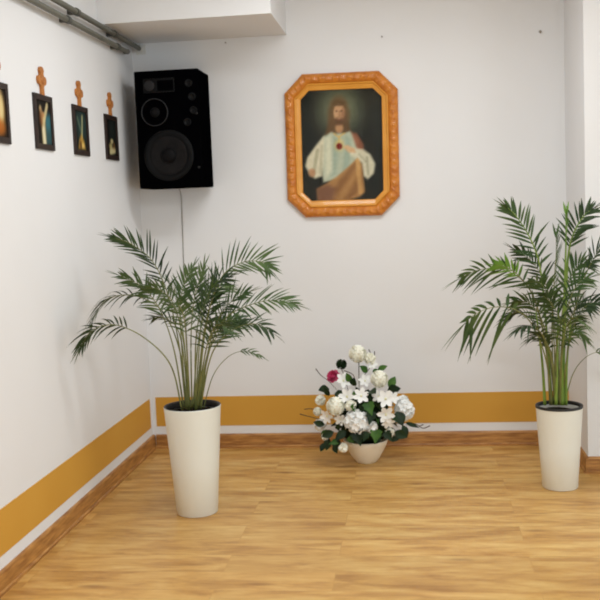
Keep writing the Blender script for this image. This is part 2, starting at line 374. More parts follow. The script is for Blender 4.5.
def robed(u, v):
    x, y = 32 + u*380, 42 + v*516
    c = (40, 42, 36)
    c = over(c, (56, 52, 42), .7*vnoise(x/60, y/80))
    c = over(c, (122, 128, 98), .9*ell(x, y, 214, 140, 96, 104, .8))
    c = over(c, (70, 72, 62), .7*poly(x, y, [(300, 60), (306, 60), (318, 260), (310, 260)], 6) + .3*poly(x, y, [(360, 60), (400, 60), (400, 290), (372, 290)], 10))  # pale upright strips at upper right: reflection in the glass, painted into the print
    c = over(c, (118, 90, 58), .95*ell(x, y, 210, 162, 50, 86, .3))
    c = over(c, (116, 86, 56), .9*poly(x, y, [(166, 170), (144, 250), (190, 250), (196, 190)], 9))
    c = over(c, (110, 82, 54), .9*poly(x, y, [(240, 170), (270, 244), (232, 248), (228, 190)], 9))
    c = over(c, (176, 132, 92), ell(x, y, 211, 222, 18, 24, .4))
    # white tunic
    c = over(c, (176, 182, 158), poly(x, y, [(172, 238), (196, 246), (232, 246), (258, 238), (300, 272), (306, 420), (250, 450), (130, 470), (122, 330), (134, 262)], 8))
    f = .5 + .5*math.sin(x/9 + .8*math.sin(y/60))
    c = over(c, (132, 152, 138), .55*f*poly(x, y, [(180, 262), (280, 262), (296, 400), (150, 450)], 16))
    c = over(c, (216, 212, 184), .7*poly(x, y, [(146, 262), (172, 256), (176, 420), (140, 450)], 14))
    c = over(c, (214, 206, 176), .95*poly(x, y, [(140, 252), (104, 292), (58, 352), (48, 392), (66, 426), (92, 452), (126, 440), (136, 350)], 9))
    c = over(c, (150, 146, 118), .6*seg(x, y, (108, 320), (84, 430), 8) + .4*seg(x, y, (128, 300), (118, 430), 6))
    c = over(c, (176, 132, 96), .9*ell(x, y, 78, 424, 17, 20, .4))
    # cloak over the other shoulder
    c = over(c, (150, 92, 66), .9*poly(x, y, [(266, 242), (292, 248), (322, 300), (320, 340), (290, 320)], 9))
    c = over(c, (206, 200, 172), .95*poly(x, y, [(262, 316), (318, 322), (352, 348), (374, 392), (366, 436), (338, 462), (318, 446), (310, 386), (258, 346)], 9))
    c = over(c, (146, 142, 118), .6*seg(x, y, (336, 360), (340, 440), 6) + .4*seg(x, y, (300, 345), (330, 380), 5))
    c = over(c, (206, 168, 126), .95*poly(x, y, [(226, 308), (246, 300), (280, 318), (284, 338), (252, 336)], 6))
    # mantle
    c = over(c, (172, 126, 76), .97*poly(x, y, [(292, 362), (312, 392), (324, 520), (300, 542), (246, 558), (150, 558), (104, 558), (98, 500), (142, 476), (196, 444), (250, 400)], 8))
    c = over(c, (122, 84, 66), .8*poly(x, y, [(98, 500), (150, 480), (190, 500), (170, 558), (100, 558)], 16))
    g = .5 + .5*math.sin((x*.8 + y*.55)/11)
    c = over(c, (120, 80, 48), .5*g*poly(x, y, [(280, 380), (308, 400), (316, 510), (250, 552), (180, 552), (190, 470)], 12))
    c = over(c, (204, 162, 100), .6*seg(x, y, (292, 376), (302, 520), 10))
    # face
    c = over(c, (190, 148, 108), .97*ell(x, y, 212, 150, 26, 40, .22))
    c = over(c, (140, 98, 68), .6*ell(x, y, 230, 155, 10, 32, .6))
    c = over(c, (112, 80, 54), .9*ell(x, y, 211, 190, 21, 19, .4))
    c = over(c, (190, 148, 108), .6*ell(x, y, 211, 178, 8, 5, .5))
    c = over(c, (128, 66, 50), .7*ell(x, y, 211, 183, 8, 3, .5))
    for ex in (200, 222): c = over(c, (62, 42, 32), .6*ell(x, y, ex, 143, 5.5, 3, .5))
    c = over(c, (150, 106, 74), .7*seg(x, y, (213, 143), (214, 165), 3))
    c = over(c, (110, 84, 54), .9*ell(x, y, 211, 106, 32, 14, .4))
    # collar and the small red emblem
    for p, q in (((186, 246), (206, 262)), ((206, 262), (234, 246)), ((209, 262), (209, 288))): c = over(c, (206, 164, 84), .7*seg(x, y, p, q, 3.5))
    c = over(c, (220, 188, 104), .6*ell(x, y, 209, 300, 22, 26, .6))
    c = over(c, (128, 36, 24), .95*ell(x, y, 209, 305, 14, 15, .35))
    n = vnoise(x/9, y/9) - .5
    return tuple(max(0, min(255, (q + 12*n)*(.78 + .22*sm(30, 150, sum(c)/3)))) for q in c)
iw, ih, ic = FW/2-.094, FH/2-.096, .05
def keep(u, v):
    return abs(u-.5)*2*iw + abs(v-.5)*2*ih < iw + ih - ic + .008
painted('print', pic, 84, 110, lambda u, v: V(((u-.5)*2*iw, -.012, (.5-v)*2*ih)), robed, keep)
bm = bmesh.new(); gs = [bm.verts.new((x, -.0155, z)) for x, z in octo(iw, ih, ic)]; bm.faces.new(gs[::-1]); bmesh.ops.recalc_face_normals(bm, faces=bm.faces[:]); obj('glass', bm, GLASS, pic)
bm = bmesh.new(); box(bm, (-iw-.02, -.008, -ih-.02), (iw+.02, -.0008, ih+.02)); obj('backboard', bm, DARKW, pic)

# ------------------------------------------------------------------ four small pictures on the left wall
def scene_a(u, v):
    c = (34, 28, 22); c = over(c, (196, 148, 74), .8*ell(u, v, .55, .45, .34, .4, .6)); c = over(c, (226, 206, 150), .9*ell(u, v, .7, .4, .16, .3, .6))
    c = over(c, (176, 98, 36), .8*ell(u, v, .6, .8, .3, .16, .6)); return over(c, (60, 34, 22), .8*ell(u, v, .3, .6, .1, .25, .5))
def scene_b(u, v):
    c = (30, 26, 22); c = over(c, (58, 112, 122), .9*poly(u, v, [(.62, .3), (.98, .3), (.98, .98), (.56, .98)], .12)); c = over(c, (48, 66, 66), .7*ell(u, v, .75, .85, .3, .2, .6))
    col = (206, 188, 140)
    for a, b, w in (((.3, .2), (.42, .45), .07), ((.78, .1), (.52, .45), .07), ((.46, .42), (.46, .96), .13)): c = over(c, col, .9*seg(u, v, a, b, w))
    c = over(c, (226, 220, 190), .7*seg(u, v, (.44, .66), (.48, .92), .08)); c = over(c, (190, 140, 90), .9*ell(u, v, .48, .33, .09, .06, .5))
    return over(c, (120, 70, 36), .7*ell(u, v, .32, .4, .12, .2, .6))
def scene_c(u, v):
    c = (26, 28, 26); c = over(c, (40, 66, 64), .8*ell(u, v, .55, .35, .4, .4, .7)); c = over(c, (176, 172, 126), .85*seg(u, v, (.66, .14), (.56, .66), .05)); c = over(c, (100, 116, 92), .6*seg(u, v, (.25, .2), (.5, .5), .06))
    c = over(c, (186, 142, 62), .9*poly(u, v, [(.5, .58), (.72, .74), (.82, .96), (.2, .96), (.32, .72)], .08)); c = over(c, (222, 190, 110), .8*ell(u, v, .6, .86, .14, .07, .6)); return over(c, (70, 42, 22), .8*ell(u, v, .42, .86, .08, .1, .5))
def scene_d(u, v):
    c = (16, 16, 15); c = over(c, (30, 42, 38), .6*ell(u, v, .6, .3, .3, .3, .7)); c = over(c, (206, 190, 136), .9*ell(u, v, .5, .6, .13, .07, .5)); c = over(c, (176, 160, 106), .9*ell(u, v, .36, .74, .16, .09, .5))
    c = over(c, (216, 202, 150), .85*seg(u, v, (.3, .9), (.74, .84), .09)); return over(c, (120, 84, 46), .7*ell(u, v, .7, .72, .12, .1, .6))
ZB, PH, PW = 1.826, .253, .222
labs = ['dark framed picture with glowing amber figure, cut by the left photo edge', 'dark framed picture of pale figure with raised arms against teal', 'dark framed picture with golden group under a slanting pale line', 'dark framed picture with small pale figures, nearest the loudspeaker']
def cross_mesh():
    bm = bmesh.new()
    out = [(-.017, 0), (.017, 0), (.015, .035), (.022, .046), (.040, .050), (.047, .058), (.050, .068), (.047, .079), (.040, .086), (.022, .088), (.018, .100), (.026, .112), (.020, .124), (.009, .130), (-.009, .130)]
    out += [(-x, z) for x, z in out[2:-2][::-1]]
    f0 = [bm.verts.new((-.002, x, z)) for x, z in out]; f1 = [bm.verts.new((.009, x, z)) for x, z in out]
    bm.faces.new(f0); bm.faces.new(f1[::-1]); n = len(out)
    for i in range(n): bm.faces.new((f0[i], f0[(i+1) % n], f1[(i+1) % n], f1[i]))
    bmesh.ops.recalc_face_normals(bm, faces=bm.faces[:])
    return bm
for i, (yc, fn) in enumerate(((3.808, scene_a), (4.312, scene_b), (4.815, scene_c), (5.325, scene_d))):
    root = empty('wall_picture', (XL, yc, ZB), labs[i], 'picture', 'small dark framed pictures on the left wall')
    hw, b = PW/2, .026
    bm = bmesh.new()
    for lo, hi in (((.0005, -hw, 0), (.011, hw, b)), ((.0005, -hw, PH-b), (.011, hw, PH)), ((.0005, -hw, b), (.011, -hw+b, PH-b)), ((.0005, hw-b, b), (.011, hw, PH-b))): box(bm, lo, hi)
    obj('frame', bm, DARKW, root)
    painted('print', root, 24, 28, lambda u, v: V((.006, -hw+b*.9+(PW-1.8*b)*u, PH-b*.9-(PH-1.8*b)*v)), fn)
    bm = cross_mesh(); bmesh.ops.translate(bm, verts=bm.verts[:], vec=(.003, 0, PH-.001)); cr = obj('cross', bm, ORNW, root); tag(cr, 'carved light brown wooden cross')
    bm = bmesh.new()
    lathe(bm, [(.019, .011), (.019, .014), (.012, .017), (.002, .018)], 16, V((0, 0, PH+.068)), 0, Matrix.Rotation(math.pi/2, 3, 'Y')); obj('boss', bm, ORNW, cr, True)

# ------------------------------------------------------------------ potted palms
def leaflet(bm, p, d, s, L, W, droop, curl=0):
    """one narrow pointed blade from p along d; s = direction across the blade"""
    n = 6; prof = [.30, .85, 1.0, .92, .70, .38, .03]
    rows = []
    nrm = d.cross(s).normalized()
    for i in range(n+1):
        u = i/n
        c = p + d*(L*u) + V((0, 0, -1))*(droop*L*u*u) + nrm*(curl*L*u*u)
        h = W*prof[i]*.5
        rows.append((bm.verts.new(c - s*h + nrm*h*.35), bm.verts.new(c), bm.verts.new(c + s*h + nrm*h*.35)))
    for a, b in zip(rows, rows[1:]):
        bm.faces.new((a[0], a[1], b[1], b[0])); bm.faces.new((a[1], a[2], b[2], b[1]))

def frond(root, pts, t0=.4, n=17, L=.2, W=.0105, roll=45, ang=(58, 28), droop=.25, mat_=None, r0=.0043, sides=(1, 1), stem=None, lmin=.45, vlift=.15):
    base = root.location
    P = [at(*q) - base for q in pts]
    C = spline(P, 48)
    bm = bmesh.new()
    rs = [r0*(1 - .82*i/48) for i in range(49)]
    tube(bm, C, rs, 7)
    fb = bmesh.new()
    total = 48
    for k in range(n):
        t = t0 + (1 - t0)*(k + .3)/n
        x = min(t*total, total - .01); i = int(x); p = C[i].lerp(C[i+1], x - i)
        T = (C[min(i+2, total)] - C[max(i-1, 0)]).normalized()
        S = T.cross(V((0, 0, 1)))
        S = S.normalized() if S.length > .15 else V((1, 0, 0))
        S = Matrix.Rotation(math.radians(roll), 3, T) @ S
        N = S.cross(T).normalized()
        q = (k + .5)/n
        ll = .86*L*(lmin + (1-lmin)*math.sin(math.pi*min(1, .22 + q*.70))) * (1 - .42*q**4)
        a = math.radians(ang[0] + (ang[1]-ang[0])*q)*.94
        for sd in (0, 1):
            if not sides[sd]: continue
            sg = 1 if sd else -1
            aa = a + random.uniform(-.19, .19); l2 = ll*sides[sd]*random.uniform(.74, 1.14)
            d = (T*math.cos(aa) + S*sg*math.sin(aa) + N*(vlift + random.uniform(-.17, .17))).normalized()
            s = N.cross(d).normalized()
            leaflet(fb, p + T*random.uniform(-.004, .004), d, s, l2, W*random.uniform(.85, 1.15), droop*random.uniform(.6, 1.35))
    # the tip blades
    T = (C[-1]-C[-3]).normalized(); S = T.cross(V((0, .3, 1))).normalized()
    for sg in (-.2, .2): leaflet(fb, C[-1], (T + S*sg).normalized(), S, L*.55, W*.9, droop*.7)
    f = obj('frond', fb, mat_ or LEAF, root, True)
    st = obj('stalk', bm, stem or STEM, f, True)
    return f

def make_pot(root, rt, rb, h, rim_dark):
    wall = .006
    bm = bmesh.new()
    rings = lathe(bm, [(rb-.004, 0), (rb, .004), (rb + (rt-rb)*.5, h*.5), (rt-.0005, h-.006), (rt, h-.002), (rt-.002, h), (rt-wall+.001, h), (rt-wall, h-.003), (rt-wall-(rt-rb)*.12, h*.80)], 72)
    cap(bm, rings[0], 0, True)
    p = obj('pot', bm, POT, root, True)
    bm = bmesh.new()
    lathe(bm, [(rt-wall+.0005, h-.012), (rt-wall+.001, h+.0015), (rt-.001, h+.003), (rt-wall-.003, h+.002), (rt-wall-.006, h-.006), (rt-wall-.010, h-.030)] if not rim_dark else
              [(rt+.0015, h-.008), (rt+.002, h+.001), (rt+.0005, h+.004), (rt-wall-.003, h+.004), (rt-wall-.005, h-.004), (rt-wall-.007, h-.016)], 72)
    obj('rim', bm, RIMB, p, True)
    if rim_dark:
        bm = bmesh.new(); lathe(bm, [(rt-wall-.006, h-.014), (rt-wall-.012, h-.012), (rt-wall-.016, h-.06)], 72); obj('liner', bm, LINER, p, True)
    bm = bmesh.new(); random.seed(3)
    zs = h - .035
    rings = lathe(bm, [(rt-wall-.004, zs), (rt*.8, zs+.004), (rt*.55, zs+.009), (rt*.3, zs+.012), (.004, zs+.013)], 40); cap(bm, rings[-1])
    for v in bm.verts: v.co.z += random.uniform(-.003, .003)
    obj('soil', bm, SOIL, root, True)

# left palm
random.seed(11)
Y = 4.6
pl = empty('potted_palm', (-1.113, Y-.032, 0), 'bushy green palm in tall cream pot in the left corner, the bigger pot', 'potted plant', 'potted palms in tall cream pots')
make_pot(pl, .1425, .103, .546, False)
def fl(*a, **k): return frond(pl, *a, **k)
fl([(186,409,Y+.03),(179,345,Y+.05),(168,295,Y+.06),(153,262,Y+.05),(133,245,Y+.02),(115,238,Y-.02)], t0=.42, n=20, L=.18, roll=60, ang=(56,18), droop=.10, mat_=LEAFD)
fl([(184,409,Y),(174,350,Y-.03),(160,310,Y-.06),(142,287,Y-.09),(121,276,Y-.12)], t0=.45, n=16, L=.17, roll=55, ang=(60,25), droop=.2)
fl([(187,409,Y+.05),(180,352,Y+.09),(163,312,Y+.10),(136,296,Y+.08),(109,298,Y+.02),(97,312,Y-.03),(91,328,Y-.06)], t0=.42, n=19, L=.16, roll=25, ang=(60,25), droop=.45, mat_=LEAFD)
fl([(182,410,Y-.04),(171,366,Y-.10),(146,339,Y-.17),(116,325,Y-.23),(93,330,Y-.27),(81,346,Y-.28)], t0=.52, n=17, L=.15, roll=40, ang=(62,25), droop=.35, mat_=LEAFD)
fl([(196,409,Y+.02),(202,345,Y+.02),(211,303,Y+.01),(224,274,Y),(244,262,Y-.02),(262,262,Y-.04),(269,268,Y-.05)], t0=.36, n=21, L=.19, roll=62, ang=(62,28), droop=.08)
fl([(199,409,Y+.01),(209,352,Y-.05),(224,320,Y-.10),(247,306,Y-.14),(274,300,Y-.17),(294,304,Y-.18)], t0=.38, n=19, L=.17, roll=48, ang=(60,22), droop=.15)
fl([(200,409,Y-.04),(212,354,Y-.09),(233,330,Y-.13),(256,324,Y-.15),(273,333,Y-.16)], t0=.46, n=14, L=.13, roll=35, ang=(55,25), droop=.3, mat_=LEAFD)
fl([(203,410,Y+.03),(213,376,Y+.05),(228,357,Y+.07),(245,351,Y+.08),(262,357,Y+.08)], t0=.66, n=6, L=.075, W=.010, roll=30, droop=.3, r0=.003)
fl([(192,409,Y),(191,340,Y),(194,300,Y+.01),(203,268,Y+.02)], t0=.42, n=15, L=.15, roll=80, ang=(48,25), droop=.06)
fl([(190,410,Y-.05),(187,352,Y-.16),(184,318,Y-.27),(178,305,Y-.38),(170,306,Y-.46)], t0=.36, n=16, L=.16, roll=10, ang=(62,30), droop=.3)
fl([(196,411,Y-.06),(204,360,Y-.17),(211,333,Y-.28),(219,324,Y-.36),(229,330,Y-.43)], t0=.32, n=17, L=.17, roll=-15, ang=(62,30), droop=.3, mat_=LEAFD)
fl([(193,408,Y+.06),(198,345,Y+.15),(207,305,Y+.25),(219,288,Y+.35),(232,288,Y+.43)], t0=.36, n=17, L=.18, roll=30, ang=(60,30), droop=.2)
fl([(189,408,Y+.06),(184,340,Y+.16),(177,300,Y+.27),(168,282,Y+.36)], t0=.40, n=16, L=.17, roll=60, ang=(58,28), droop=.12)
fl([(195,410,Y-.03),(199,350,Y-.08),(203,312,Y-.13),(211,290,Y-.18)], t0=.38, n=16, L=.16, roll=70, ang=(60,30), droop=.12)
fl([(188,410,Y-.02),(184,358,Y-.03),(177,328,Y-.04),(164,318,Y-.05),(154,318,Y-.05)], t0=.52, n=11, L=.12, roll=30, ang=(60,28), droop=.25, mat_=LEAFD)
fl([(199,409,Y+.05),(206,360,Y+.10),(216,338,Y+.14),(229,326,Y+.18),(240,320,Y+.2)], t0=.36, n=15, L=.15, roll=60, ang=(60,28), droop=.12)
fl([(186,410,Y+.0),(182,350,Y+.0),(180,310,Y+.01),(184,285,Y+.02),(192,268,Y+.03)], t0=.45, n=15, L=.14, roll=75, ang=(52,28), droop=.1)
fl([(197,409,Y+.0),(203,348,Y+.01),(208,318,Y+.02),(212,298,Y+.02),(213,282,Y+.02)], t0=.42, n=14, L=.15, roll=85, ang=(55,30), droop=.1, mat_=LEAFD)

for q, kw in (([(201,409,Y-.01),(208,352,Y-.02),(219,318,Y-.04),(233,300,Y-.06),(248,292,Y-.08)], dict(t0=.4, n=16, L=.16, roll=58, droop=.12)),
              ([(198,409,Y+.03),(206,350,Y+.05),(217,328,Y+.07),(231,320,Y+.09),(245,322,Y+.1)], dict(t0=.38, n=14, L=.14, roll=45, droop=.2, mat_=LEAFD)),
              ([(190,409,Y-.02),(184,345,Y-.04),(174,305,Y-.06),(160,290,Y-.08),(146,288,Y-.1)], dict(t0=.42, n=16, L=.15, roll=50, droop=.2)),
              ([(195,409,Y-.0),(196,340,Y-.03),(203,305,Y-.06),(214,285,Y-.09),(228,277,Y-.11)], dict(t0=.4, n=16, L=.17, roll=65, droop=.1, mat_=LEAFD))):
    fl(q, **kw)
# right palm
random.seed(23)
Y = 5.0
pr = empty('potted_palm', (.738, Y-.030, 0), 'taller green palm with thick light canes, in cream pot by the right wall', 'potted plant', 'potted palms in tall cream pots')
make_pot(pr, .119, .091, .434, True)
def fr(*a, **k):
    k.setdefault('W', .0128)
    return frond(pr, *a, **k)
fr([(552,405,Y+.02),(548,350,Y+.03),(544,300,Y+.04),(539,262,Y+.03),(529,236,Y+.01),(516,216,Y-.01),(508,208,Y-.02)], t0=.48, n=17, L=.18, roll=66, ang=(56,22), droop=.16, r0=.007, stem=STEMG)
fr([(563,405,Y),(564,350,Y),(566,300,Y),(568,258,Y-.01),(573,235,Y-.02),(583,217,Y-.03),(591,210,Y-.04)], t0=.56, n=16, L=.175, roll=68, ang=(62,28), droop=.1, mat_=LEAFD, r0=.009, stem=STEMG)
fr([(550,405,Y-.03),(546,350,Y-.06),(536,304,Y-.10),(522,280,Y-.14),(500,269,Y-.17),(478,270,Y-.19),(462,277,Y-.2)], t0=.44, n=14, L=.22, roll=62, ang=(70,26), droop=.2, sides=(.6, 1))
fr([(552,405,Y-.05),(546,360,Y-.10),(533,326,Y-.15),(516,310,Y-.19),(496,307,Y-.22),(477,313,Y-.24),(466,322,Y-.24)], t0=.50, n=9, L=.30, W=.018, roll=76, ang=(88,30), droop=.36, sides=(.4, 1))
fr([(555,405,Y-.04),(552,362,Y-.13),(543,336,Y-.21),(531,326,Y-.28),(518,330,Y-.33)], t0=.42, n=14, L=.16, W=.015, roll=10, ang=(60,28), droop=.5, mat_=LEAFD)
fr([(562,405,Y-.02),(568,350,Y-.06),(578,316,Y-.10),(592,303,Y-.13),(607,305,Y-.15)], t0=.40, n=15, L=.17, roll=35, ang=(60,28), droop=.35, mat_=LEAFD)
fr([(564,405,Y+.02),(573,374,Y+.0),(585,358,Y-.02),(599,352,Y-.03),(611,356,Y-.04)], t0=.68, n=6, L=.08, W=.010, roll=30, droop=.3, r0=.003)
fr([(558,405,Y+.04),(556,340,Y+.08),(549,294,Y+.12),(534,264,Y+.14),(516,250,Y+.15)], t0=.52, n=14, L=.16, roll=58, ang=(60,28), droop=.16, mat_=LEAFD)
fr([(562,405,Y+.05),(571,330,Y+.03),(582,285,Y+.0),(594,258,Y-.03),(604,244,Y-.06)], t0=.62, n=11, L=.15, roll=50, ang=(60,28), droop=.22, r0=.004, mat_=LEAFD)
fr([(560,405,Y-.06),(562,356,Y-.15),(566,328,Y-.23),(573,318,Y-.3),(582,322,Y-.36)], t0=.34, n=16, L=.17, roll=-10, ang=(60,28), droop=.4)
fr([(556,405,Y-.05),(554,340,Y-.10),(551,302,Y-.15),(541,284,Y-.21),(530,282,Y-.26)], t0=.42, n=16, L=.17, roll=35, ang=(60,28), droop=.3)
fr([(558,405,Y+.03),(560,335,Y+.06),(566,292,Y+.06),(576,268,Y+.06),(588,262,Y+.05)], t0=.42, n=16, L=.17, roll=60, ang=(60,30), droop=.2)
fr([(554,405,Y),(552,330,Y-.01),(554,285,Y-.02),(556,255,Y-.03),(556,238,Y-.03)], t0=.45, n=15, L=.16, roll=80, ang=(48,28), droop=.1)
fr([(553,405,Y+.04),(546,350,Y+.1),(533,322,Y+.15),(518,312,Y+.19),(506,318,Y+.22)], t0=.42, n=14, L=.15, roll=35, ang=(60,28), droop=.35, mat_=LEAFD)
fr([(556,405,Y-.02),(553,362,Y-.04),(548,345,Y-.05),(540,336,Y-.06),(530,340,Y-.07)], t0=.42, n=12, L=.13, W=.014, roll=25, ang=(60,28), droop=.5, mat_=LEAFD)
fr([(561,405,Y-.01),(562,360,Y-.02),(567,340,Y-.03),(576,332,Y-.04),(585,338,Y-.05)], t0=.34, n=13, L=.14, W=.014, roll=30, ang=(60,28), droop=.45)
# the bright young shoot
fr([(562,405,Y-.03),(563,340,Y-.035),(565,280,Y-.04),(566,240,Y-.04),(566,215,Y-.04)], t0=.78, n=6, L=.13, W=.014, roll=85, ang=(14,8), droop=0, mat_=LEAFL, r0=.010, stem=STEMG, vlift=.05)
fr([(551,405,Y-.01),(546,345,Y-.05),(535,300,Y-.12),(521,278,Y-.18),(508,268,Y-.22),(496,265,Y-.25)], t0=.62, n=9, L=.12, W=.013, roll=55, ang=(55,25), droop=.15, mat_=LEAFL)
for q, kw in (([(557,405,Y-.04),(556,352,Y-.1),(560,322,Y-.16),(551,303,Y-.22),(543,296,Y-.27)], dict(t0=.4, n=15, L=.17, roll=40, droop=.3, mat_=LEAFD)),
              ([(560,405,Y+.03),(564,352,Y+.05),(571,318,Y+.06),(579,304,Y+.06),(588,306,Y+.05)], dict(t0=.4, n=15, L=.17, roll=45, droop=.3, mat_=LEAFD)),
              ([(555,405,Y+.0),(549,350,Y+.0),(541,318,Y+.0),(529,303,Y+.0),(516,302,Y+.0)], dict(t0=.4, n=15, L=.18, roll=55, droop=.3)),
              ([(559,405,Y-.03),(562,340,Y-.05),(570,300,Y-.08),(579,283,Y-.1),(588,278,Y-.12)], dict(t0=.42, n=14, L=.17, roll=62, droop=.22))):
    fr(q, **kw)
# bare canes between the leaf stalks
for a, b, c, rr in (((545,405,Y-.01), (542,360,Y-.02), (536,312,Y-.04), .0085), ((556,405,Y-.06), (557,352,Y-.07), (559,300,Y-.08), .0095), ((566,405,Y-.03), (567,362,Y-.04), (571,318,Y-.05), .008)):
    bm = bmesh.new(); tube(bm, [q - pr.location for q in spline([at(*a), at(*b), at(*c)], 16)], [rr*(1-.035*i) for i in range(17)], 9); obj('cane', bm, STEMG, pr, True)

# ------------------------------------------------------------------ flower arrangement
WHITE = mat('petal_white', (248, 248, 246), .7, (242, 242, 238), 30, .2, trans=.1)
CREAMP = mat('petal_cream', (251, 250, 238), .7, (247, 245, 228), 30, .2, trans=.1)
PINK = mat('petal_pink', (176, 40, 84), .6, (206, 92, 128), 24, .3, trans=.1)
CENTRE = mat('flower_centre', (232, 230, 200), .7, (222, 218, 176), 60)
LEAF1 = mat('bouquet_leaf_dark', (18, 36, 16), .5, (30, 54, 24), 14, .25, trans=.08)
LEAF2 = mat('bouquet_leaf_green', (46, 84, 30), .5, (80, 118, 48), 14, .25, trans=.15)
FOAM = mat('moss_foam', (18, 28, 15), .95, (34, 46, 24), 40, .1, bump=.6)
TWIG = mat('twig_brown', (58, 44, 34), .7, (82, 62, 46), 30)
BOWL = mat('cream_bowl', (242, 232, 212), .4, (238, 226, 204), 5, .5)
random.seed(5)
FY = 5.495
fb0 = at(366.5, 461, FY - .0)
bw = empty('flower_bowl', (fb0.x, FY, 0), 'cream bowl overflowing with white flowers, one pink rose and dark leaves', 'flower arrangement')
bl = bw.location
bm = bmesh.new(); rings = lathe(bm, [(.056, 0), (.060, .003), (.078, .025), (.102, .065), (.122, .105), (.131, .135), (.128, .138), (.119, .105), (.10, .07)], 56); cap(bm, rings[0], 0, True)
obj('bowl', bm, BOWL, bw, True)
bm = bmesh.new(); bmesh.ops.create_icosphere(bm, subdivisions=4, radius=1)
for v in bm.verts:
    d = v.co.copy(); k = 1 + .10*(vnoise(d.x*5+9, d.z*5+d.y*4) - .5)
    v.co = V((d.x*.155*k, d.y*.145*k, .255 + d.z*.165*k))
    if v.co.z < .14: v.co.x *= .70; v.co.y *= .78
obj('moss', bm, FOAM, bw, True)

def frame_of(d):
    d = d.normalized(); a = d.cross(V((0, 0, 1)))
    a = a.normalized() if a.length > .1 else V((1, 0, 0))
    return d, a, a.cross(d).normalized()
def petal(bm, p, d, n, L, W, cup=.3, rows=4, tipw=.25):
    """petal from p along d with face normal n, cupping towards n"""
    s = n.cross(d).normalized(); rr = []
    for i in range(rows+1):
        u = i/rows; w = W*.5*(math.sin(math.pi*(.12 + .72*u)) if u < 1 else tipw)
        c = p + d*(L*u) + n*(cup*L*u*u)
        rr.append((bm.verts.new(c - s*w + n*w*.25), bm.verts.new(c - n*w*.05), bm.verts.new(c + s*w + n*w*.25)))
    for a, b in zip(rr, rr[1:]):
        bm.faces.new((a[0], a[1], b[1], b[0])); bm.faces.new((a[1], a[2], b[2], b[1]))
def fib(n):
    for i in range(n):
        z = 1 - 2*(i+.5)/n; r = math.sqrt(1-z*z); a = i*2.399963
        yield V((r*math.cos(a), r*math.sin(a), z))
def pt(u, v, Yv):   # crop coordinates of the close-up -> point relative to the bowl
    return at(300 + u/4.446, 335 + v/4.446, Yv) - bl
def ball_mum(u, v, Yv, r, m_=CREAMP):
    c = pt(u, v, Yv); bm = bmesh.new()
    bmesh.ops.create_icosphere(bm, subdivisions=2, radius=r*.94, matrix=Matrix.Translation(c))
    for d in fib(210):
        a = d.cross(V((.3, .2, 1))).normalized(); t = (a*math.cos(7*d.x) + a.cross(d)*math.sin(7*d.x))
        petal(bm, c + d*r*.84, (d*.36 + t*.8).normalized(), d, r*.40, r*.30, .1, 3, .5)
    return obj('chrysanthemum', bm, m_, bw, True)
def cluster(u, v, Yv, r, n=26, m_=WHITE, fs=.017, dirn=V((0, -1, .35)), name='hydrangea'):
    c = pt(u, v, Yv); bm = bmesh.new(); k = 0
    bmesh.ops.create_icosphere(bm, subdivisions=2, radius=r*.68, matrix=Matrix.Translation(c))
    for d in fib(n*2):
        if d.dot(dirn.normalized()) < -.25: continue
        d, a, b = frame_of(d); p = c + d*r*random.uniform(.78, 1.0); o_ = random.uniform(0, 6)
        for q in range(5):
            th = o_ + q*2*math.pi/5; e = a*math.cos(th) + b*math.sin(th)
            petal(bm, p, (e + d*.28).normalized(), d, fs*random.uniform(.9, 1.15), fs*.95, .15, 3, .5)
    return obj(name, bm, m_, bw, True)
def star(u, v, Yv, r, d, np_=6, m_=WHITE, name='lily', wid=.52, cup=-.1):
    c = pt(u, v, Yv); bm = bmesh.new(); d, a, b = frame_of(V(d)); o_ = random.uniform(0, 6)
    for q in range(np_):
        th = o_ + q*2*math.pi/np_; e = a*math.cos(th) + b*math.sin(th)
        petal(bm, c, (e*.92 + d*(.5 if q % 2 else .35)).normalized(), d, r, r*wid, cup, 5, .08)
    f = obj(name, bm, m_, bw, True)
    bm = bmesh.new(); bmesh.ops.create_icosphere(bm, subdivisions=2, radius=r*.13, matrix=Matrix.Translation(c + d*r*.12)); obj('flower_centre', bm, CENTRE, f, True)
    return f
def leaf(u, v, Yv, L, W, d, n, m_=LEAF1, shape='oval', droop=.15, name='leaf'):
    p = pt(u, v, Yv); d = V(d).normalized(); n = V(n); n = (n - d*n.dot(d)).normalized(); s = n.cross(d)
    bm = bmesh.new(); rows = []
    prof = {'oval': [.06, .52, .86, 1, .94, .76, .45, .04], 'ivy': [.55, 1.05, .80, .95, .58, .38, .20, .02], 'lance': [.1, .55, .8, .85, .75, .5, .28, .02]}[shape]
    for i, w in enumerate(prof):
        x = i/(len(prof)-1); c = p + d*(L*x) - n*(droop*L*x*x); h = W*.5*w
        rows.append([bm.verts.new(c + s*h*k + n*h*(.28*abs(k))) for k in (-1, -.5, 0, .5, 1)])
    for a, b in zip(rows, rows[1:]):
        for k in range(4): bm.faces.new((a[k], a[k+1], b[k+1], b[k]))
    return obj(name, bm, m_, bw, True)
def twig(P, r=.003):
    bm = bmesh.new(); C = spline([pt(*p) for p in P], 14); tube(bm, C, [r*(1-.04*i) for i in range(15)], 6); return obj('twig', bm, TWIG, bw, True)

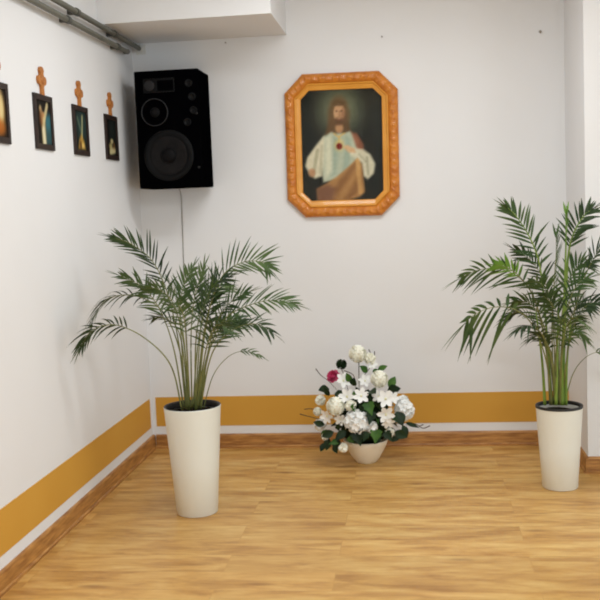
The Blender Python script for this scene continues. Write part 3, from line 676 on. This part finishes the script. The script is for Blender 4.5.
F0 = FY - .15   # front of the bunch
ball_mum(256, 84, FY, .048)
ball_mum(353, 196, FY-.08, .047)
ball_mum(158, 316, F0-.02, .049)
tag(ball_mum(78, 340, FY-.03, .024), 'small cream bud')
cluster(252, 384, F0-.04, .062, 30, fs=.024, name='white_carnation')
cluster(464, 334, FY-.06, .052, 26, fs=.023, name='white_carnation')
cluster(455, 300, FY-.02, .034, 16, fs=.02, name='white_carnation')
cluster(90, 290, FY+.0, .024, 12, CREAMP, .016, name='cream_blossom')
cluster(90, 400, FY-.03, .030, 14, WHITE, .016, name='cream_blossom')
cluster(400, 436, F0+.01, .024, 12, CREAMP, .014, name='cream_blossom')
cluster(192, 500, F0-.02, .022, 12, CREAMP, .014, name='cream_blossom')
cluster(225, 315, F0-.03, .026, 12, CREAMP, .016, name='cream_blossom')
cluster(318, 410, F0-.03, .028, 12, WHITE, .016, name='cream_blossom')
cluster(310, 105, FY+.01, .028, 14, CREAMP, .017, name='cream_blossom')
cluster(112, 452, F0+.03, .016, 8, CREAMP, .012, name='cream_blossom')
for u, v, y, r, d in ((380, 285, F0-.03, .060, (.2, -1, .35)), (382, 352, F0-.05, .058, (.1, -1, -.1)), (390, 385, F0-.04, .045, (.2, -1, -.5)), (210, 275, F0-.0, .055, (-.2, -1, .4)), (272, 272, F0-.02, .055, (.1, -1, .5)), (192, 205, FY-.07, .055, (.35, -.7, .5)),
                      (122, 360, F0+.0, .05, (-.5, -1, -.2)), (290, 205, FY-.05, .045, (0, -1, .6)), (350, 275, F0+.0, .045, (-.3, -1, .5)), (410, 280, F0+.02, .045, (.5, -1, .4)), (322, 128, FY+.0, .036, (.1, -1, .3)), (180, 375, F0-.01, .04, (-.3, -1, 0))):
    star(u, v, y, r, d)
# pink rose
c = pt(150, 186, FY-.05); bm = bmesh.new(); bmesh.ops.create_icosphere(bm, subdivisions=2, radius=.018, matrix=Matrix.Translation(c))
d, a, b = frame_of(V((-.3, -.75, .55)))
for ring_, nn, rr, ln, tilt in ((0, 4, .010, .026, 1.6), (1, 5, .016, .031, .8), (2, 7, .020, .033, .3)):
    for q in range(nn):
        th = q*2*math.pi/nn + ring_*.5; e = a*math.cos(th) + b*math.sin(th)
        petal(bm, c + e*rr*.5, (e + d*tilt).normalized(), (d - e*.3).normalized(), ln, .034, .3 if ring_ < 2 else -.05, 4, .6)
obj('rose', bm, PINK, bw, True)
# dark rosette on a stem above the rose
c = pt(184, 130, FY+.01); bm = bmesh.new(); bmesh.ops.create_icosphere(bm, subdivisions=2, radius=.020, matrix=Matrix.Translation(c))
for dd in fib(60):
    t = dd.cross(V((.2, .1, 1))).normalized(); petal(bm, c + dd*.014, (dd + t*.6).normalized(), dd, .018, .014, .1, 3, .4)
obj('green_rosette', bm, LEAF1, bw, True)
for P in ([(70, 150, FY-.02), (92, 178, FY-.02), (128, 206, FY-.01), (170, 250, FY)], [(262, 120, FY), (262, 190, FY), (264, 260, FY)], [(184, 150, FY+.01), (196, 180, FY), (215, 250, FY)],
          [(196, 158, FY), (226, 170, FY-.01), (242, 190, FY-.01), (248, 250, FY)], [(332, 72, FY+.02), (326, 120, FY+.02), (300, 160, FY+.01), (262, 210, FY)], [(306, 64, FY+.03), (316, 90, FY+.02), (318, 140, FY)],
          [(578, 404, FY-.06), (545, 414, FY-.06), (510, 394, FY-.05), (470, 400, FY-.05)], [(548, 398, FY-.04), (530, 404, FY-.05), (505, 392, FY-.05)], [(0, 352, FY+.12), (40, 362, FY+.1), (90, 374, FY+.06), (150, 380, FY)], [(20, 330, FY+.12), (50, 328, FY+.1), (100, 338, FY+.06)]):
    twig(P)
# named leaves first, then filling greenery
for args in ((388, 250, FY-.06, .085, .062, (.75, -.4, .25), (-.3, -1, .4), LEAF1, 'oval'), (395, 235, FY-.03, .075, .05, (.5, .1, .8), (.2, -1, .2), LEAF2, 'oval'),
             (345, 160, FY+.0, .065, .04, (.8, -.2, .5), (0, -.8, .6), LEAF2, 'oval'), (300, 165, FY-.02, .07, .042, (-.4, -.5, .5), (0, -.9, .5), LEAF2, 'oval'), (330, 150, FY-.01, .06, .036, (.2, -.5, -.3), (0, -.9, .5), LEAF2, 'oval'),
             (300, 300, F0-.03, .085, .07, (.3, -.6, -.7), (0, -1, .5), LEAF2, 'ivy'), (320, 340, F0-.05, .08, .065, (-.2, -.5, -.8), (.1, -1, .3), LEAF1, 'ivy'), (430, 340, F0-.01, .09, .07, (.3, -.5, -.6), (.2, -1, .3), LEAF1, 'oval'),
             (340, 420, F0-.05, .08, .07, (-.1, -.4, -.9), (0, -1, .1), LEAF2, 'ivy'), (250, 430, F0-.05, .085, .075, (.25, -.35, -.8), (0, -1, .1), LEAF1, 'ivy'), (205, 425, F0-.03, .08, .05, (-.7, -.4, -.5), (-.1, -1, .1), LEAF1, 'oval'),
             (420, 430, F0-.0, .08, .055, (.9, -.3, -.35), (.2, -1, .1), LEAF1, 'oval'), (455, 400, FY-.08, .075, .042, (.4, -.2, -.9), (.4, -1, 0), LEAF1, 'oval'), (470, 390, FY-.06, .085, .03, (.9, -.1, -.3), (.3, -1, .4), LEAF1, 'lance'),
             (150, 430, F0+.0, .075, .05, (-.9, -.3, -.3), (-.3, -1, 0), LEAF1, 'oval'), (120, 420, F0+.04, .065, .04, (-.5, -.1, -.8), (-.3, -1, .1), LEAF2, 'oval'), (130, 460, F0+.02, .07, .05, (-.3, -.3, -.9), (-.3, -1, .1), LEAF1, 'oval'), (165, 455, F0-.01, .08, .055, (-.1, -.2, -.9), (-.1, -1, .1), LEAF1, 'oval'),
             (380, 430, F0-.02, .07, .055, (.5, -.3, -.7), (.1, -1, .1), LEAF1, 'ivy'), (300, 430, F0-.06, .065, .045, (-.4, -.3, -.8), (0, -1, .2), LEAF1, 'ivy'), (130, 240, FY-.06, .08, .055, (-.5, -.6, .1), (-.2, -1, .5), LEAF1, 'oval'), (170, 245, FY-.09, .08, .06, (.2, -.6, -.4), (0, -1, .5), LEAF1, 'oval'),
             (235, 225, FY-.08, .07, .045, (.1, -.5, .5), (0, -1, .5), LEAF1, 'oval'), (225, 210, FY-.07, .07, .04, (-.2, -.4, .6), (0, -1, .3), LEAF2, 'oval'), (310, 250, F0+.0, .08, .06, (.3, -.7, .1), (0, -.8, .6), LEAF1, 'oval'), (250, 330, F0-.02, .07, .05, (-.2, -.6, .3), (0, -1, .5), LEAF2, 'oval'), (110, 400, F0+0.040, 0.070, 0.040, (-0.80, -.35, 0.30), (-0.30, -1, .2), LEAF1, 'oval'), (165, 420, F0+0.000, 0.060, 0.035, (0.30, -.35, 0.60), (-0.20, -1, .2), LEAF1, 'ivy'), (215, 455, F0-0.020, 0.055, 0.040, (0.70, -.35, -0.60), (0.10, -1, .2), LEAF2, 'ivy'), (355, 450, F0-0.020, 0.055, 0.040, (-0.50, -.35, -0.60), (0.10, -1, .2), LEAF1, 'oval'), (405, 400, F0-0.010, 0.060, 0.035, (-0.50, -.35, 0.50), (0.20, -1, .2), LEAF1, 'oval'), (440, 440, F0+0.010, 0.060, 0.040, (-0.60, -.35, -0.60), (0.20, -1, .2), LEAF1, 'oval'), (345, 325, F0-0.020, 0.060, 0.045, (0.50, -.35, 0.50), (0.20, -1, .2), LEAF1, 'oval'), (110, 480, F0+0.030, 0.055, 0.035, (-0.40, -.35, -0.70), (-0.20, -1, .2), LEAF1, 'oval'), (150, 490, F0+0.010, 0.050, 0.035, (0.30, -.35, -0.70), (-0.20, -1, .2), LEAF1, 'oval'), (170, 470, F0-0.010, 0.060, 0.040, (-0.80, -.35, -0.20), (-0.20, -1, .2), LEAF2, 'ivy'), (285, 345, F0-0.040, 0.060, 0.050, (-0.30, -.35, 0.60), (0.00, -1, .2), LEAF1, 'ivy'), (420, 370, F0-0.000, 0.055, 0.040, (0.60, -.35, 0.40), (0.30, -1, .2), LEAF2, 'oval'), (130, 270, F0+0.020, 0.070, 0.040, (-0.40, -.35, 0.80), (-0.30, -1, .2), LEAF1, 'lance')):
    leaf(*args)
for i in range(66):
    th = random.uniform(0, 2*math.pi); ph = random.uniform(-.55, 1.25)
    d = V((math.cos(th)*math.cos(ph), math.sin(th)*math.cos(ph), math.sin(ph)))
    p = V((d.x*.135, d.y*.125, .262 + d.z*.13))
    up = V((random.uniform(-.5, .5), random.uniform(-.5, .5), random.uniform(-.8, .6)))
    lf = leaf(0, 0, FY, random.uniform(.045, .08), random.uniform(.026, .046), (d*.8 + up*.7), d + V((0, 0, .3)), random.choice((LEAF1, LEAF1, LEAF2)), random.choice(('oval', 'oval', 'ivy')))
    off = p - pt(0, 0, FY)
    for v in lf.data.vertices: v.co += off
# a few florets round the back so the bunch is full from every side
for i in range(9):
    th = .35 + i*(math.pi-.7)/8; z = (.22, .34, .28)[i % 3]
    q = V((math.cos(th)*.17, math.sin(th)*.14, z)) + bl
    c = q - bl; bm = bmesh.new(); d, a, b = frame_of(V((math.cos(th), math.sin(th), .4)))
    for k in range(6):
        t_ = k*math.pi/3; e = a*math.cos(t_) + b*math.sin(t_); petal(bm, c, (e*.9 + d*.4).normalized(), d, .05, .022, -.1, 5, .08)
    obj('lily', bm, WHITE, bw, True)

# ------------------------------------------------------------------ light: daylight from the right and ceiling lamps, open hall behind the camera
w = bpy.data.worlds.new('hall'); SC.world = w; w.use_nodes = True
bg = w.node_tree.nodes['Background']; bg.inputs[0].default_value = (.87, .96, 1.0, 1); bg.inputs[1].default_value = .86
def area(name, loc_, size, sy, power, rot, col=(1, 1, 1)):
    l = bpy.data.lights.new(name, 'AREA'); l.shape = 'RECTANGLE'; l.size = size; l.size_y = sy; l.energy = power; l.color = col
    o = bpy.data.objects.new(name, l); COL.objects.link(o); o.location = loc_; o.rotation_euler = rot; return o
area('window_daylight', (3.7, 1.4, 1.75), 3.2, 1.7, 20, (0, math.radians(90), 0), (.92, .97, 1))
area('ceiling_lamp', (-.12, 4.15, 2.9), 1.2, .5, 24, (0, 0, 0), (.93, .975, 1))
area('ceiling_lamp', (.7, 1.2, 2.9), 1.3, .35, 40, (0, 0, 0), (.93, .975, 1))
SC.view_settings.view_transform = 'Standard'; SC.view_settings.look = 'None'; SC.view_settings.gamma = 1; SC.view_settings.use_curve_mapping = False
SC.view_settings.exposure = .45
SC.cycles.use_denoising = True
SC.cycles.filter_width = 1.9
